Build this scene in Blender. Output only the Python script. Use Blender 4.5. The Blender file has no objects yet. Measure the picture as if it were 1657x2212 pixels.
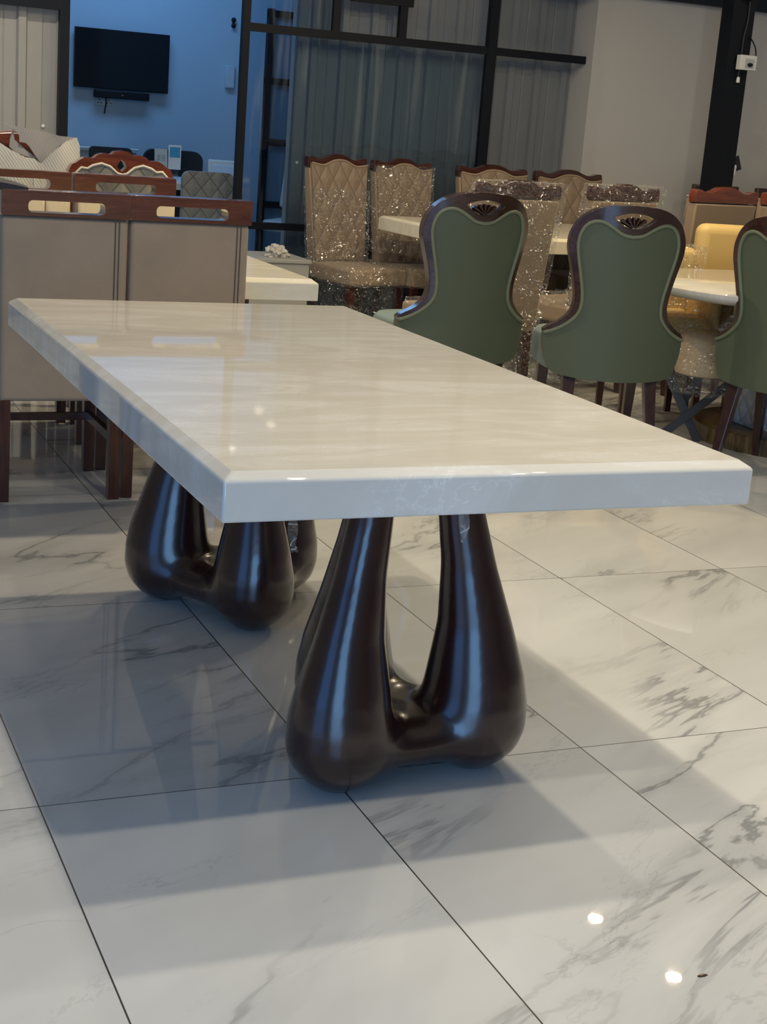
import bpy, bmesh, math, random
import numpy as np
from mathutils import Vector, Matrix, noise as mnoise
random.seed(7)
C = bpy.context.scene.collection
R = math.radians

# ------------------------------------------------------------------ helpers
def link(o, parent=None):
    C.objects.link(o)
    if parent: o.parent = parent
    return o

def tag(o, label=None, cat=None, group=None, kind=None):
    if label: o['label'] = label
    if cat: o['category'] = cat
    if group: o['group'] = group
    if kind: o['kind'] = kind
    return o

def thing(name, label, cat, loc=(0, 0, 0), heading=0, group=None):
    o = bpy.data.objects.new(name, None)
    o.empty_display_size = .1
    link(o)
    o.location = loc
    o.rotation_euler = (0, 0, -R(heading))      # heading: clockwise from +Y
    return tag(o, label, cat, group)

def finish(name, bm, mat, parent=None, smooth=40, bevel=0, seg=2, mods=None, weld=False):
    if weld: bmesh.ops.remove_doubles(bm, verts=bm.verts, dist=1e-5)
    me = bpy.data.meshes.new(name)
    bm.normal_update()
    bm.to_mesh(me); bm.free()
    me.materials.append(mat)
    if smooth is not None:
        for p in me.polygons: p.use_smooth = True
        if smooth < 180: me.set_sharp_from_angle(angle=R(smooth))
    o = bpy.data.objects.new(name, me)
    link(o, parent)
    if bevel:
        b = o.modifiers.new('bevel', 'BEVEL'); b.width = bevel; b.segments = seg
        b.limit_method = 'ANGLE'; b.angle_limit = R(35); b.harden_normals = False
    return o

def struct(name, bm, mat, **k):
    o = finish(name, bm, mat, **k); o['kind'] = 'structure'; return o

def dup(root, loc, heading, label, group=None, name=None, skip=()):
    r = root.copy(); C.objects.link(r)
    r.location = loc; r.rotation_euler = (0, 0, -R(heading)); r['label'] = label
    if group: r['group'] = group
    for ch in list(root.children):
        if ch.name.split('.')[0] in skip: continue
        c = ch.copy(); C.objects.link(c); c.parent = r
        for g in list(ch.children):
            d = g.copy(); C.objects.link(d); d.parent = c
    return r

def box(bm, c, s, rot=None):
    m = Matrix.Translation(c)
    if rot is not None: m = m @ rot
    m = m @ Matrix.Diagonal((s[0], s[1], s[2], 1))
    bmesh.ops.create_cube(bm, size=1, matrix=m)

def box2(bm, a, b):
    box(bm, [(a[i]+b[i])/2 for i in range(3)], [abs(b[i]-a[i]) for i in range(3)])

def bar(bm, p, q, w, d, up=(0, 0, 1)):
    """rectangular bar from p to q"""
    p, q = Vector(p), Vector(q); z = (q-p); L = z.length; z.normalize()
    u = Vector(up)
    if abs(z.dot(u)) > .95: u = Vector((0, 1, 0))
    x = u.cross(z).normalized(); y = z.cross(x)
    m = Matrix.Translation((p+q)/2) @ Matrix((x, y, z)).transposed().to_4x4() @ Matrix.Diagonal((w, d, L, 1))
    bmesh.ops.create_cube(bm, size=1, matrix=m)

def loft(bm, rings, cap=True, closed=True):
    vs = [[bm.verts.new(p) for p in r] for r in rings]
    n = len(rings[0])
    for a, b in zip(vs, vs[1:]):
        for i in range(n if closed else n-1):
            j = (i+1) % n
            bm.faces.new((a[i], a[j], b[j], b[i]))
    if cap:
        bm.faces.new(list(reversed(vs[0]))); bm.faces.new(vs[-1])
    return vs

def tube(bm, pts, r, n=8, cap=True):
    pts = [Vector(p) for p in pts]; rings = []
    prev = None
    for i, p in enumerate(pts):
        t = (pts[min(i+1, len(pts)-1)] - pts[max(i-1, 0)]).normalized()
        ref = Vector((0, 0, 1)) if abs(t.z) < .9 else Vector((0, 1, 0))
        if prev is not None: ref = prev
        x = (ref - t*ref.dot(t)).normalized(); prev = x
        y = t.cross(x)
        rr = r[i] if isinstance(r, (list, tuple)) else r
        rings.append([p + (x*math.cos(a)+y*math.sin(a))*rr for a in [2*math.pi*k/n for k in range(n)]])
    loft(bm, rings, cap)

def tapered(bm, p, q, s0, s1):
    """square leg from p (bottom, size s0) to q (top, size s1)"""
    rings = []
    for c, s in ((p, s0), (q, s1)):
        rings.append([Vector(c)+Vector((a*s/2, b*s/2, 0)) for a, b in ((-1, -1), (1, -1), (1, 1), (-1, 1))])
    loft(bm, rings)

def spline(pts, n=5, closed=False):
    P = [Vector((p[0], p[1])) for p in pts]; out = []
    m = len(P)
    rng = range(m if closed else m-1)
    for i in rng:
        p0 = P[(i-1) % m] if closed or i > 0 else P[0]*2-P[1]
        p1 = P[i]; p2 = P[(i+1) % m]
        p3 = P[(i+2) % m] if closed or i+2 < m else P[-1]*2-P[-2]
        for k in range(n):
            t = k/n
            out.append(.5*((2*p1)+(p2-p0)*t+(2*p0-5*p1+4*p2-p3)*t*t+(3*p1-p0-3*p2+p3)*t**3))
    if not closed: out.append(P[-1])
    return [(v.x, v.y) for v in out]

def mirror_outline(half):
    """half outline listed from the top centre (u=0) to the bottom centre (u=0)"""
    L = [(-u, z) for u, z in reversed(half)]
    if abs(half[-1][0]) < 1e-6: L = L[1:]
    if abs(half[0][0]) < 1e-6: L = L[:-1]
    return half + L

def slab(outline, holes=(), y0=0., y1=.03, cuts=(), bend=None):
    bm = bmesh.new(); edges = []
    for loop in [outline]+list(holes):
        vs = [bm.verts.new((u, 0, z)) for u, z in loop]
        for i in range(len(vs)): edges.append(bm.edges.new((vs[i], vs[(i+1) % len(vs)])))
    bmesh.ops.triangle_fill(bm, use_beauty=True, use_dissolve=False, edges=edges, normal=(0, -1, 0))
    for u in cuts:
        bmesh.ops.bisect_plane(bm, geom=bm.verts[:]+bm.edges[:]+bm.faces[:], dist=1e-6, plane_co=(u, 0, 0), plane_no=(1, 0, 0))
    if len(cuts): bmesh.ops.remove_doubles(bm, verts=bm.verts[:], dist=.0028)
    bmesh.ops.recalc_face_normals(bm, faces=bm.faces[:])
    ret = bmesh.ops.extrude_face_region(bm, geom=bm.faces[:])
    ex = set(v for v in ret['geom'] if isinstance(v, bmesh.types.BMVert))
    for v in bm.verts:
        v.co.y = y1 if v in ex else y0
        if bend: v.co.y += bend(v.co.x, v.co.z)
    bmesh.ops.recalc_face_normals(bm, faces=bm.faces[:])
    return bm

def arange(a, b, n): return [a+(b-a)*i/(n-1) for i in range(n)]

def rounded_rect(w, h, r, cu=0, cz=0, n=6):
    o = []
    for sx, sz, a0 in ((1, 1, 0), (-1, 1, 90), (-1, -1, 180), (1, -1, 270)):
        for k in range(n+1):
            a = R(a0+90*k/n)
            o.append((cu+sx*(w/2-r)+r*math.cos(a), cz+sz*(h/2-r)+r*math.sin(a)))
    return o

def film_bm(c, s, cuts=10, amp=.008, freq=14., seed=0, taper=1.0, flare=0., lean=0.):
    """crumpled sheet hugging a box"""
    bm = bmesh.new()
    bmesh.ops.create_cube(bm, size=1)
    bmesh.ops.subdivide_edges(bm, edges=bm.edges[:], cuts=cuts, use_grid_fill=True)
    bm.normal_update()
    off = Vector((seed*7.3, seed*3.1, seed*1.7))
    for v in bm.verts:
        n = v.normal.copy()
        p = Vector((v.co.x*s[0], v.co.y*s[1], v.co.z*s[2]))
        k = 1+(taper-1)*(-v.co.z+.5)
        p.x *= k
        p.y += lean*(v.co.z)*s[2]
        q = p*freq+off
        d = mnoise.noise(q)*amp + mnoise.noise(q*2.7)*amp*.5
        p += n*d
        p += Vector((mnoise.noise(q+Vector((9, 0, 0))), 0, mnoise.noise(q+Vector((0, 9, 0)))))*amp*.6
        v.co = p+Vector(c)
    return bm

def sheet(bm, pts, amp=.01, seed=0, y=0., depth=.012, freq=12, bulge=None):
    """polygon sheet of (x,z) points with creases and thickness"""
    tmp = slab(pts, y0=0, y1=depth, cuts=arange(min(p[0] for p in pts), max(p[0] for p in pts), 14)[1:-1])
    for v in tmp.verts:
        v.co.y += y + mnoise.noise(Vector((v.co.x*freq+seed, v.co.z*freq, seed)))*amp
        if bulge: v.co.y += bulge(v.co.x, v.co.z)
    me = bpy.data.meshes.new('t'); tmp.to_mesh(me); tmp.free(); bm.from_mesh(me); bpy.data.meshes.remove(me)

# ------------------------------------------------------------------ materials
class NT:
    def __init__(s, name):
        s.m = bpy.data.materials.new(name); s.m.use_nodes = True
        s.t = s.m.node_tree; s.t.nodes.clear()
        s.out = s.t.nodes.new('ShaderNodeOutputMaterial')
    def n(s, typ, ins=None, **props):
        nd = s.t.nodes.new(typ)
        for k, v in props.items(): setattr(nd, k, v)
        for k, v in (ins or {}).items():
            sock = nd.inputs[k]
            if isinstance(v, bpy.types.NodeSocket): s.t.links.new(v, sock)
            else: sock.default_value = v
        return nd
    def math(s, op, a, b=0., c=None, clamp=False):
        ins = {0: a, 1: b}
        if c is not None: ins[2] = c
        return s.n('ShaderNodeMath', ins, operation=op, use_clamp=clamp).outputs[0]
    def mix(s, f, a, b):
        nd = s.n('ShaderNodeMix', None, data_type='RGBA')
        for idx, v in ((0, f), (6, a), (7, b)):
            if isinstance(v, bpy.types.NodeSocket): s.t.links.new(v, nd.inputs[idx])
            else: nd.inputs[idx].default_value = v
        return nd.outputs[2]
    def ramp(s, f, stops, interp='LINEAR'):
        nd = s.n('ShaderNodeValToRGB', {0: f}); nd.color_ramp.interpolation = interp
        el = nd.color_ramp.elements
        while len(el) < len(stops): el.new(.5)
        for e, (p, c) in zip(el, stops):
            e.position = p; e.color = c if len(c) == 4 else (*c, 1)
        return nd.outputs[0]
    def smooth(s, x, a, b):
        nd = s.n('ShaderNodeMapRange', {0: x, 1: a, 2: b, 3: 0., 4: 1.}, interpolation_type='SMOOTHSTEP')
        return nd.outputs[0]
    def noise(s, vec, scale, detail=3., rough=.5, dist=0.):
        return s.n('ShaderNodeTexNoise', {'Vector': vec, 'Scale': scale, 'Detail': detail, 'Roughness': rough, 'Distortion': dist})
    def obj(s): return s.n('ShaderNodeTexCoord').outputs['Object']
    def bump(s, h, strength=.3, dist=.01):
        return s.n('ShaderNodeBump', {'Height': h, 'Strength': strength, 'Distance': dist}).outputs[0]
    def bsdf(s, **k):
        ins = {kk.replace('_', ' '): v for kk, v in k.items()}
        b = s.n('ShaderNodeBsdfPrincipled', ins)
        s.t.links.new(b.outputs[0], s.out.inputs[0]); return b
    def surf(s, sock): s.t.links.new(sock, s.out.inputs[0])

def c4(c): return (*c, 1)

def plain(name, col, rough=.5, metal=0., var=.08, scale=30., coat=0., bump=0., bscale=200., spec=.5):
    g = NT(name); o = g.obj()
    n = g.noise(o, scale, 3).outputs[0]
    f = g.math('MULTIPLY_ADD', n, 2*var, 1-var)
    colr = g.n('ShaderNodeHueSaturation', {'Value': f, 'Color': c4(col)}).outputs[0]
    k = dict(Base_Color=colr, Roughness=rough, Metallic=metal, Coat_Weight=coat, Coat_Roughness=.08, Specular_IOR_Level=spec)
    b = g.bsdf(**k)
    if bump:
        h = g.noise(o, bscale, 2).outputs[0]
        g.t.links.new(g.bump(h, bump, .002), b.inputs['Normal'])
    return g.m

def wood(name, dark, light, rough=.3, coat=.3, axis='Z', scale=1., bump=.05, rv=.15):
    g = NT(name); o = g.obj()
    sc = {'Z': (14, 14, 1.2), 'X': (1.2, 14, 14), 'Y': (14, 1.2, 14)}[axis]
    v = g.n('ShaderNodeMapping', {'Vector': o, 'Scale': tuple(q*scale for q in sc)}).outputs[0]
    n = g.noise(v, 3., 5, .6, 1.5).outputs[0]
    col = g.ramp(n, [(.3, dark), (.7, light)])
    r = g.math('MULTIPLY_ADD', n, rv, rough-rv/2)
    b = g.bsdf(Base_Color=col, Roughness=r, Coat_Weight=coat, Coat_Roughness=.15)
    g.t.links.new(g.bump(n, bump, .002), b.inputs['Normal'])
    return g.m

def quilt(name, col, groove, a=9., bz=5.5, rough=.7, plane='XZ', var=.12):
    g = NT(name); o = g.obj()
    sp = g.n('ShaderNodeSeparateXYZ', {0: o})
    x = sp.outputs[0]; z = sp.outputs[2]
    if plane == 'CYL':
        x = g.math('MULTIPLY', g.math('ARCTAN2', sp.outputs[1], sp.outputs[0]), .32)
    p = g.math('MULTIPLY', x, a); q = g.math('MULTIPLY', z, bz)
    d = []
    for sgn in ('ADD', 'SUBTRACT'):
        t = g.math('ABSOLUTE', g.math('SUBTRACT', g.math('FRACT', g.math(sgn, p, q)), .5))
        d.append(g.math('SUBTRACT', .5, t))
    m = g.math('MINIMUM', d[0], d[1])                       # 0 at seams
    seam = g.smooth(m, 0.01, .06)
    puff = g.smooth(m, 0., .4)
    n = g.noise(o, 25, 3).outputs[0]
    f = g.math('MULTIPLY_ADD', n, 2*var, 1-var)
    base = g.n('ShaderNodeHueSaturation', {'Value': f, 'Color': c4(col)}).outputs[0]
    colr = g.mix(seam, c4(groove), base)
    b = g.bsdf(Base_Color=colr, Roughness=rough, Sheen_Weight=.2)
    g.t.links.new(g.bump(puff, .6, .012), b.inputs['Normal'])
    return g.m

def velvet(name, col, rough=.85, var=.22, sheen=.35):
    g = NT(name); o = g.obj()
    n = g.noise(o, 5., 5, .65, .6).outputs[0]
    n2 = g.noise(o, 420., 2).outputs[0]
    f = g.math('MULTIPLY_ADD', n, 2*var, 1-var)
    base = g.n('ShaderNodeHueSaturation', {'Value': f, 'Color': c4(col)}).outputs[0]
    b = g.bsdf(Base_Color=base, Roughness=rough, Sheen_Weight=sheen, Sheen_Roughness=.4)
    g.t.links.new(g.bump(n2, .15, .001), b.inputs['Normal'])
    return g.m

def film(name, haze=.10, rough=.32, scale=46., strength=1., cells=120., tint=(.95, .95, .93)):
    g = NT(name); o = g.obj()
    v = g.n('ShaderNodeMapping', {'Vector': o, 'Scale': (1., 1., 1.6), 'Rotation': (.3, .5, .6)}).outputs[0]
    n1 = g.noise(v, scale, 1.2, .5, .8).outputs[0]
    n2 = g.noise(v, scale*2.3, .5, .5, .3).outputs[0]
    h = g.math('MULTIPLY_ADD', n2, .35, n1)
    nb = g.bump(h, strength, .04)
    lw = g.n('ShaderNodeLayerWeight', {'Blend': .35, 'Normal': nb}).outputs[1]
    streak = g.smooth(g.math('ABSOLUTE', g.math('SUBTRACT', n1, .5)), .05, .0)
    tr = g.n('ShaderNodeBsdfTransparent', {'Color': c4(tint)}).outputs[0]
    vd = g.n('ShaderNodeVectorMath', {0: v, 1: g.n('ShaderNodeVectorMath', {0: g.noise(v, 9., 2).outputs['Color'], 1: (.12, .12, .12)}, operation='MULTIPLY').outputs[0]}, operation='ADD').outputs[0]
    cellv = g.n('ShaderNodeTexVoronoi', {'Vector': vd, 'Scale': cells}, feature='F1').outputs['Color']
    off = g.n('ShaderNodeVectorMath', {0: g.n('ShaderNodeVectorMath', {0: cellv, 1: (.5, .5, .5)}, operation='SUBTRACT').outputs[0], 1: (1.7, 1.7, 1.7)}, operation='MULTIPLY').outputs[0]
    nf = g.n('ShaderNodeVectorMath', {0: g.n('ShaderNodeVectorMath', {0: g.n('ShaderNodeNewGeometry').outputs['Normal'], 1: off}, operation='ADD').outputs[0]}, operation='NORMALIZE').outputs[0]
    gl = g.n('ShaderNodeBsdfGlossy', {'Color': (1, 1, 1, 1), 'Roughness': rough, 'Normal': nf}).outputs[0]
    df = g.n('ShaderNodeBsdfTranslucent', {'Color': (.8, .8, .8, 1)}).outputs[0]
    d2 = g.n('ShaderNodeBsdfDiffuse', {'Color': (.8, .8, .8, 1)}).outputs[0]
    dd = g.n('ShaderNodeMixShader', {0: .4, 1: d2, 2: df}).outputs[0]
    f1 = g.math('MULTIPLY_ADD', streak, haze*1.6, haze*.12, clamp=True)
    m1 = g.n('ShaderNodeMixShader', {0: f1, 1: tr, 2: dd}).outputs[0]
    f2 = g.math('ADD', g.math('MULTIPLY_ADD', lw, .05, .02), g.math('MULTIPLY', g.math('MULTIPLY', g.smooth(g.n('ShaderNodeSeparateXYZ', {0: cellv}).outputs[2], .74, .84), g.smooth(g.noise(v, 7., 2).outputs[0], .40, .60)), .30), clamp=True)
    m2 = g.n('ShaderNodeMixShader', {0: f2, 1: m1, 2: gl}).outputs[0]
    g.surf(m2); return g.m

# floor -------------------------------------------------------------
TX, TOX, TY, TOY = .5687, 1.0466, 1.0954, 2.4999
def floor_material():
    g = NT('polished_marble_tile')
    pos = g.n('ShaderNodeNewGeometry').outputs['Position']
    sp = g.n('ShaderNodeSeparateXYZ', {0: pos})
    u = g.math('DIVIDE', g.math('SUBTRACT', sp.outputs[0], TOX), TX)
    v = g.math('DIVIDE', g.math('SUBTRACT', sp.outputs[1], TOY), TY)
    def edge(t, size, w):
        fr = g.math('FRACT', t)
        d = g.math('MULTIPLY', g.math('MINIMUM', fr, g.math('SUBTRACT', 1., fr)), size)
        return g.math('LESS_THAN', d, w)
    grout = g.math('MAXIMUM', edge(u, TX, .0015), edge(v, TY, .0013))
    iu = g.math('FLOOR', u); iv = g.math('FLOOR', v)
    cell = g.n('ShaderNodeCombineXYZ', {0: iu, 1: iv, 2: 3.7}).outputs[0]
    rnd = g.n('ShaderNodeTexWhiteNoise', {'Vector': cell}, noise_dimensions='3D').outputs['Color']
    off = g.n('ShaderNodeVectorMath', {0: rnd, 1: (23., 31., 17.)}, operation='MULTIPLY').outputs[0]
    p = g.n('ShaderNodeVectorMath', {0: pos, 1: off}, operation='ADD').outputs[0]
    pr = g.n('ShaderNodeMapping', {'Vector': p, 'Rotation': (0, 0, R(30)), 'Scale': (1.35, .42, 1.)}, vector_type='TEXTURE').outputs[0]
    big = g.noise(pr, 1.0, 6, .60, .55).outputs[0]
    ridge = g.math('ABSOLUTE', g.math('SUBTRACT', big, .5))
    vein = g.smooth(ridge, .02, .0)
    soft = g.smooth(ridge, .10, .0)
    msk = g.smooth(g.noise(pr, .9, 2).outputs[0], .42, .58)
    fine = g.noise(pr, 2.6, 5, .62, .6).outputs[0]
    rf = g.math('ABSOLUTE', g.math('SUBTRACT', fine, .5))
    fv = g.math('MULTIPLY', g.smooth(rf, .012, .0), g.smooth(g.noise(pr, 1.7, 2).outputs[0], .5, .68))
    amt = g.math('ADD', g.math('MULTIPLY', g.math('MULTIPLY_ADD', vein, .55, g.math('MULTIPLY', soft, .20)), msk), g.math('MULTIPLY', fv, .20), clamp=True)
    cloud = g.noise(pr, 1.6, 3).outputs[0]
    basec = g.ramp(cloud, [(.3, (.64, .63, .60)), (.7, (.76, .75, .72))])
    col = g.mix(amt, basec, (.22, .22, .22, 1))
    col = g.mix(grout, col, (.03, .027, .025, 1))
    rough = g.math('MULTIPLY_ADD', grout, .5, .012)
    wob = g.noise(pos, 2.2, 2).outputs[0]
    b = g.bsdf(Base_Color=col, Roughness=rough, IOR=1.58)
    g.t.links.new(g.bump(wob, .004, .02), b.inputs['Normal'])
    return g.m

def onyx_material(name, col=(.64, .60, .525), vein=(.71, .68, .62), rough=.03):
    g = NT(name); o = g.obj()
    v = g.n('ShaderNodeMapping', {'Vector': o, 'Rotation': (0, 0, R(28)), 'Scale': (1., 3.2, 1.)}).outputs[0]
    n = g.noise(v, 2.2, 6, .6, 1.6).outputs[0]
    f = g.noise(v, 9., 5, .65, 2.2).outputs[0]
    c = g.mix(g.smooth(n, .38, .68), c4(col), c4(vein))
    wisp = g.math('MULTIPLY', g.smooth(g.math('ABSOLUTE', g.math('SUBTRACT', f, .5)), .02, 0.), g.smooth(n, .45, .6))
    c = g.mix(g.math('MULTIPLY', wisp, .4), c, (.95, .94, .92, 1))
    w = g.noise(o, 3., 2).outputs[0]
    b = g.bsdf(Base_Color=c, Roughness=rough, IOR=1.5, Subsurface_Weight=.12, Subsurface_Radius=(.03, .025, .02), Subsurface_Scale=.4)
    g.t.links.new(g.bump(w, .01, .02), b.inputs['Normal'])
    return g.m

M = {}
M['floor'] = floor_material()
M['onyx'] = onyx_material('white_onyx')
M['onyx2'] = onyx_material('cream_onyx', (.74, .68, .54), (.82, .77, .64), .15)
M['espresso'] = wood('espresso_wood', (.022, .0056, .0043), (.036, .0098, .0074), .27, .6, 'Z', .6, .006, .03)
M['mahogany'] = wood('mahogany_wood', (.05, .012, .006), (.13, .034, .015), .28, .5, 'X')
M['rail'] = wood('polished_rail_wood', (.05, .012, .006), (.13, .034, .015), .26, 1., 'X')
M['mahogany_leg'] = wood('mahogany_leg_wood', (.035, .010, .006), (.085, .024, .012), .3, .4, 'Z')
M['walnut'] = wood('walnut_wood', (.022, .008, .006), (.055, .020, .013), .25, .6, 'X')
M['walnut_leg'] = wood('walnut_leg_wood', (.03, .010, .008), (.06, .022, .016), .3, .4, 'Z')
M['darkwood'] = wood('dark_crest_wood', (.03, .008, .006), (.065, .018, .012), .2, .7, 'X')
M['redwood'] = wood('red_polished_wood', (.10, .020, .009), (.20, .045, .016), .18, .8, 'X')
M['velvet'] = velvet('taupe_velvet', (.31, .235, .165), .9, .20, .25)
M['velvet2'] = velvet('beige_velvet', (.29, .21, .14), .9, .12, .2)
M['seam'] = plain('seam_thread', (.10, .08, .07), .8)
M['cream'] = velvet('cream_tufting', (.70, .58, .38), .7, .08, .2)
M['green'] = velvet('sage_green_leather', (.085, .103, .060), .55, .06, .1)
M['green_pipe'] = plain('sage_piping', (.17, .19, .115), .55)
M['green_seat'] = velvet('pale_green_seat', (.19, .24, .20), .5, .05, .1)
M['quilt_beige'] = quilt('beige_diamond_quilting', (.24, .175, .125), (.14, .10, .07), 9., 6.)
M['quilt_grey'] = quilt('grey_diamond_quilting', (.22, .21, .18), (.09, .09, .085), 9., 7.5)
M['quilt_stone'] = quilt('white_lattice_pedestal', (.55, .56, .56), (.30, .31, .32), 12., 10., .4, 'CYL', .04)
M['yellow'] = velvet('mustard_leather', (.66, .46, .17), .5, .05, .1)
M['tan'] = plain('tan_leather', (.55, .41, .26), .5, var=.05)
M['goldbase'] = wood('dark_gold_base', (.03, .02, .008), (.20, .13, .05), .3, .3, 'Z')
M['black'] = plain('black_steel', (.005, .007, .012), .5, var=.1, spec=.25)
M['blacksoft'] = plain('black_fabric', (.012, .014, .02), .7)
M['navy'] = plain('navy_beam_paint', (.006, .012, .020), .5, spec=.3)
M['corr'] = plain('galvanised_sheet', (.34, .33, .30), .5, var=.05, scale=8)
M['corr_dim'] = plain('galvanised_sheet_dim', (.19, .205, .22), .55, var=.05, scale=8)  # same corrugated sheet as on the left, its dimmer light put into the colour
M['wall'] = plain('white_plaster', (.55, .53, .50), .85, var=.03, scale=3, bump=.1, bscale=60)
M['wallblue'] = plain('pale_blue_plaster', (.42, .56, .70), .9, var=.03, scale=3)
M['ceil'] = plain('ceiling_board', (.45, .45, .45), .9, var=.03)
M['white'] = plain('white_plastic', (.75, .75, .73), .4, var=.03)
M['offwhite'] = plain('white_leather', (.62, .62, .60), .45, var=.03)
M['grey'] = plain('grey_flat_bar', (.055, .052, .05), .45, metal=.2, var=.1)
M['screen'] = plain('tv_glass', (.006, .008, .012), .12, var=.02)
M['paper'] = plain('white_paper', (.80, .80, .80), .7, var=.02)
M['tissue'] = plain('greyish_tissue', (.50, .48, .45), .9)
M['ink'] = plain('grey_ink', (.25, .27, .30), .8)
M['bluecard'] = plain('cyan_print', (.06, .35, .60), .5, var=.05)
M['cab'] = plain('pale_grey_laminate', (.30, .30, .28), .5, var=.03)
M['foam'] = None
def foam(name, lo, hi, ang):
    g = NT(name); o_ = g.obj()
    wv = g.n('ShaderNodeTexWave', {'Vector': g.n('ShaderNodeMapping', {'Vector': o_, 'Rotation': (0, R(ang), 0)}).outputs[0], 'Scale': 30., 'Distortion': 1.6, 'Detail': 2., 'Detail Scale': 1.5}).outputs[1]
    b_ = g.bsdf(Base_Color=g.ramp(wv, [(0, lo), (1, hi)]), Roughness=.9)
    g.t.links.new(g.bump(wv, .25, .004), b_.inputs['Normal'])
    return g.m
M['foam'] = foam('ribbed_foam_wrap', (.58, .55, .47), (.66, .63, .55), 35)
M['foam_flap'] = foam('ribbed_foam_flap', (.36, .33, .29), (.42, .39, .35), -20)
M['darkcloth'] = plain('dark_grey_cloth', (.018, .016, .022), .7)
M['film'] = film('stretch_film')
M['film_soft'] = film('loose_film', .85, .14, 16., .7)
M['flake'] = plain('white_flake', (.9, .89, .85), .5, var=.02)
M['glassy'] = None
g = NT('partition_glass')
tr = g.n('ShaderNodeBsdfTransparent', {'Color': (.80, .86, .90, 1)}).outputs[0]
gl = g.n('ShaderNodeBsdfGlossy', {'Color': (1, 1, 1, 1), 'Roughness': .02}).outputs[0]
fr = g.n('ShaderNodeFresnel', {0: 1.45}).outputs[0]
o_ = g.obj(); st = g.noise(g.n('ShaderNodeMapping', {'Vector': o_, 'Scale': (9., 1., .5)}).outputs[0], 2., 3, .5, .4).outputs[0]
sm = g.math('MULTIPLY', g.smooth(st, .52, .72), .07)
df = g.n('ShaderNodeBsdfDiffuse', {'Color': (.7, .7, .68, 1)}).outputs[0]
m1 = g.n('ShaderNodeMixShader', {0: sm, 1: tr, 2: df}).outputs[0]
g.surf(g.n('ShaderNodeMixShader', {0: fr, 1: m1, 2: gl}).outputs[0]); M['glassy'] = g.m
g = NT('clear_acrylic')
tr = g.n('ShaderNodeBsdfTransparent', {'Color': (.9, .95, 1, 1)}).outputs[0]
gl = g.n('ShaderNodeBsdfGlossy', {'Roughness': .05}).outputs[0]
g.surf(g.n('ShaderNodeMixShader', {0: .12, 1: tr, 2: gl}).outputs[0]); M['acrylic'] = g.m

# ------------------------------------------------------------------ setting
XL, XR, YF, YB, YR, CEIL = -4.2, 7.6, -3.0, 8.5, 11.5, 3.3
bm = bmesh.new(); box2(bm, (XL, YF, -.08), (XR, YR+.1, 0)); struct('floor', bm, M['floor'], smooth=None)
bm = bmesh.new(); box2(bm, (XL, YF, CEIL), (XR, YR+.1, CEIL+.1)); struct('ceiling', bm, M['ceil'], smooth=None)
bm = bmesh.new(); box2(bm, (XL-.12, 1.2, 0), (XL, YR+.1, CEIL)); box2(bm, (XL-.12, YF, 0), (XL, -1.9, CEIL)); box2(bm, (XL-.12, -1.9, 2.6), (XL, 1.2, CEIL)); struct('wall_left', bm, M['wall'], smooth=None)
bm = bmesh.new(); box2(bm, (XR, YF, 0), (XR+.12, YR+.1, CEIL)); struct('wall_right', bm, M['wall'], smooth=None)
# street side, behind the camera: a wide open shop front
bm = bmesh.new()
box2(bm, (XL, YF-.12, 0), (-4.0, YF, CEIL)); box2(bm, (.6, YF-.12, 0), (XR, YF, CEIL)); box2(bm, (-4.0, YF-.12, 2.6), (.6, YF, CEIL))
struct('wall_front', bm, M['wall'], smooth=None)
# white wall on the right of the partition
bm = bmesh.new(); box2(bm, (4.985, 8.5, 0), (XR, 8.86, 2.12)); struct('wall_back', bm, M['wall'], smooth=None)
bm = bmesh.new(); box2(bm, (4.6, 8.44, 2.105), (XR, 8.64, 2.42))
for k in range(26): bmesh.ops.create_uvsphere(bm, u_segments=6, v_segments=4, radius=.008, matrix=Matrix.Translation((5.0+k*.1, 8.44, 2.19)))
struct('trim_1', bm, M['navy'], smooth=None)
bm = bmesh.new(); box2(bm, (4.6, 8.5, 2.42), (XR, 8.6, CEIL)); struct('trim_2', bm, M['wall'], smooth=None)
# blue office behind the partition
bm = bmesh.new(); box2(bm, (XL, YR, 0), (XR, YR+.1, CEIL)); struct('wall_office', bm, M['wallblue'], smooth=None)

def corrugated(x0, x1, y, z0, z1, pitch=.195):
    prof = []; x = x0
    while x < x1:
        for dx, dy in ((0, 0), (.006, .004), (.012, 0), (.075, 0), (.085, -.022), (.125, -.022), (.135, 0)):
            if x+dx < x1: prof.append((x+dx, y+dy))
        x += pitch
    prof.append((x1, y))
    bm = bmesh.new()
    rings = [[bm.verts.new((a, b, z)) for a, b in prof] for z in (z0, z1)]
    for i in range(len(prof)-1): bm.faces.new((rings[0][i], rings[0][i+1], rings[1][i+1], rings[1][i]))
    ret = bmesh.ops.extrude_face_region(bm, geom=bm.faces[:])
    for v in ret['geom']:
        if isinstance(v, bmesh.types.BMVert): v.co.y += .03
    bmesh.ops.recalc_face_normals(bm, faces=bm.faces[:])
    return bm
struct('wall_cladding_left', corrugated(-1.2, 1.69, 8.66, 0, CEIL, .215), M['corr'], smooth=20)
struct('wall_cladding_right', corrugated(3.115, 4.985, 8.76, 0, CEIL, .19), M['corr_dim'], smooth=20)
bm = bmesh.new(); box2(bm, (3.115, 8.80, 0), (4.985, 8.86, CEIL)); struct('trim_3', bm, M['wall'], smooth=None)
bm = bmesh.new(); box2(bm, (XL, 8.70, 0), (1.69, 8.78, CEIL)); struct('trim_4', bm, M['wall'], smooth=None)

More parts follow.
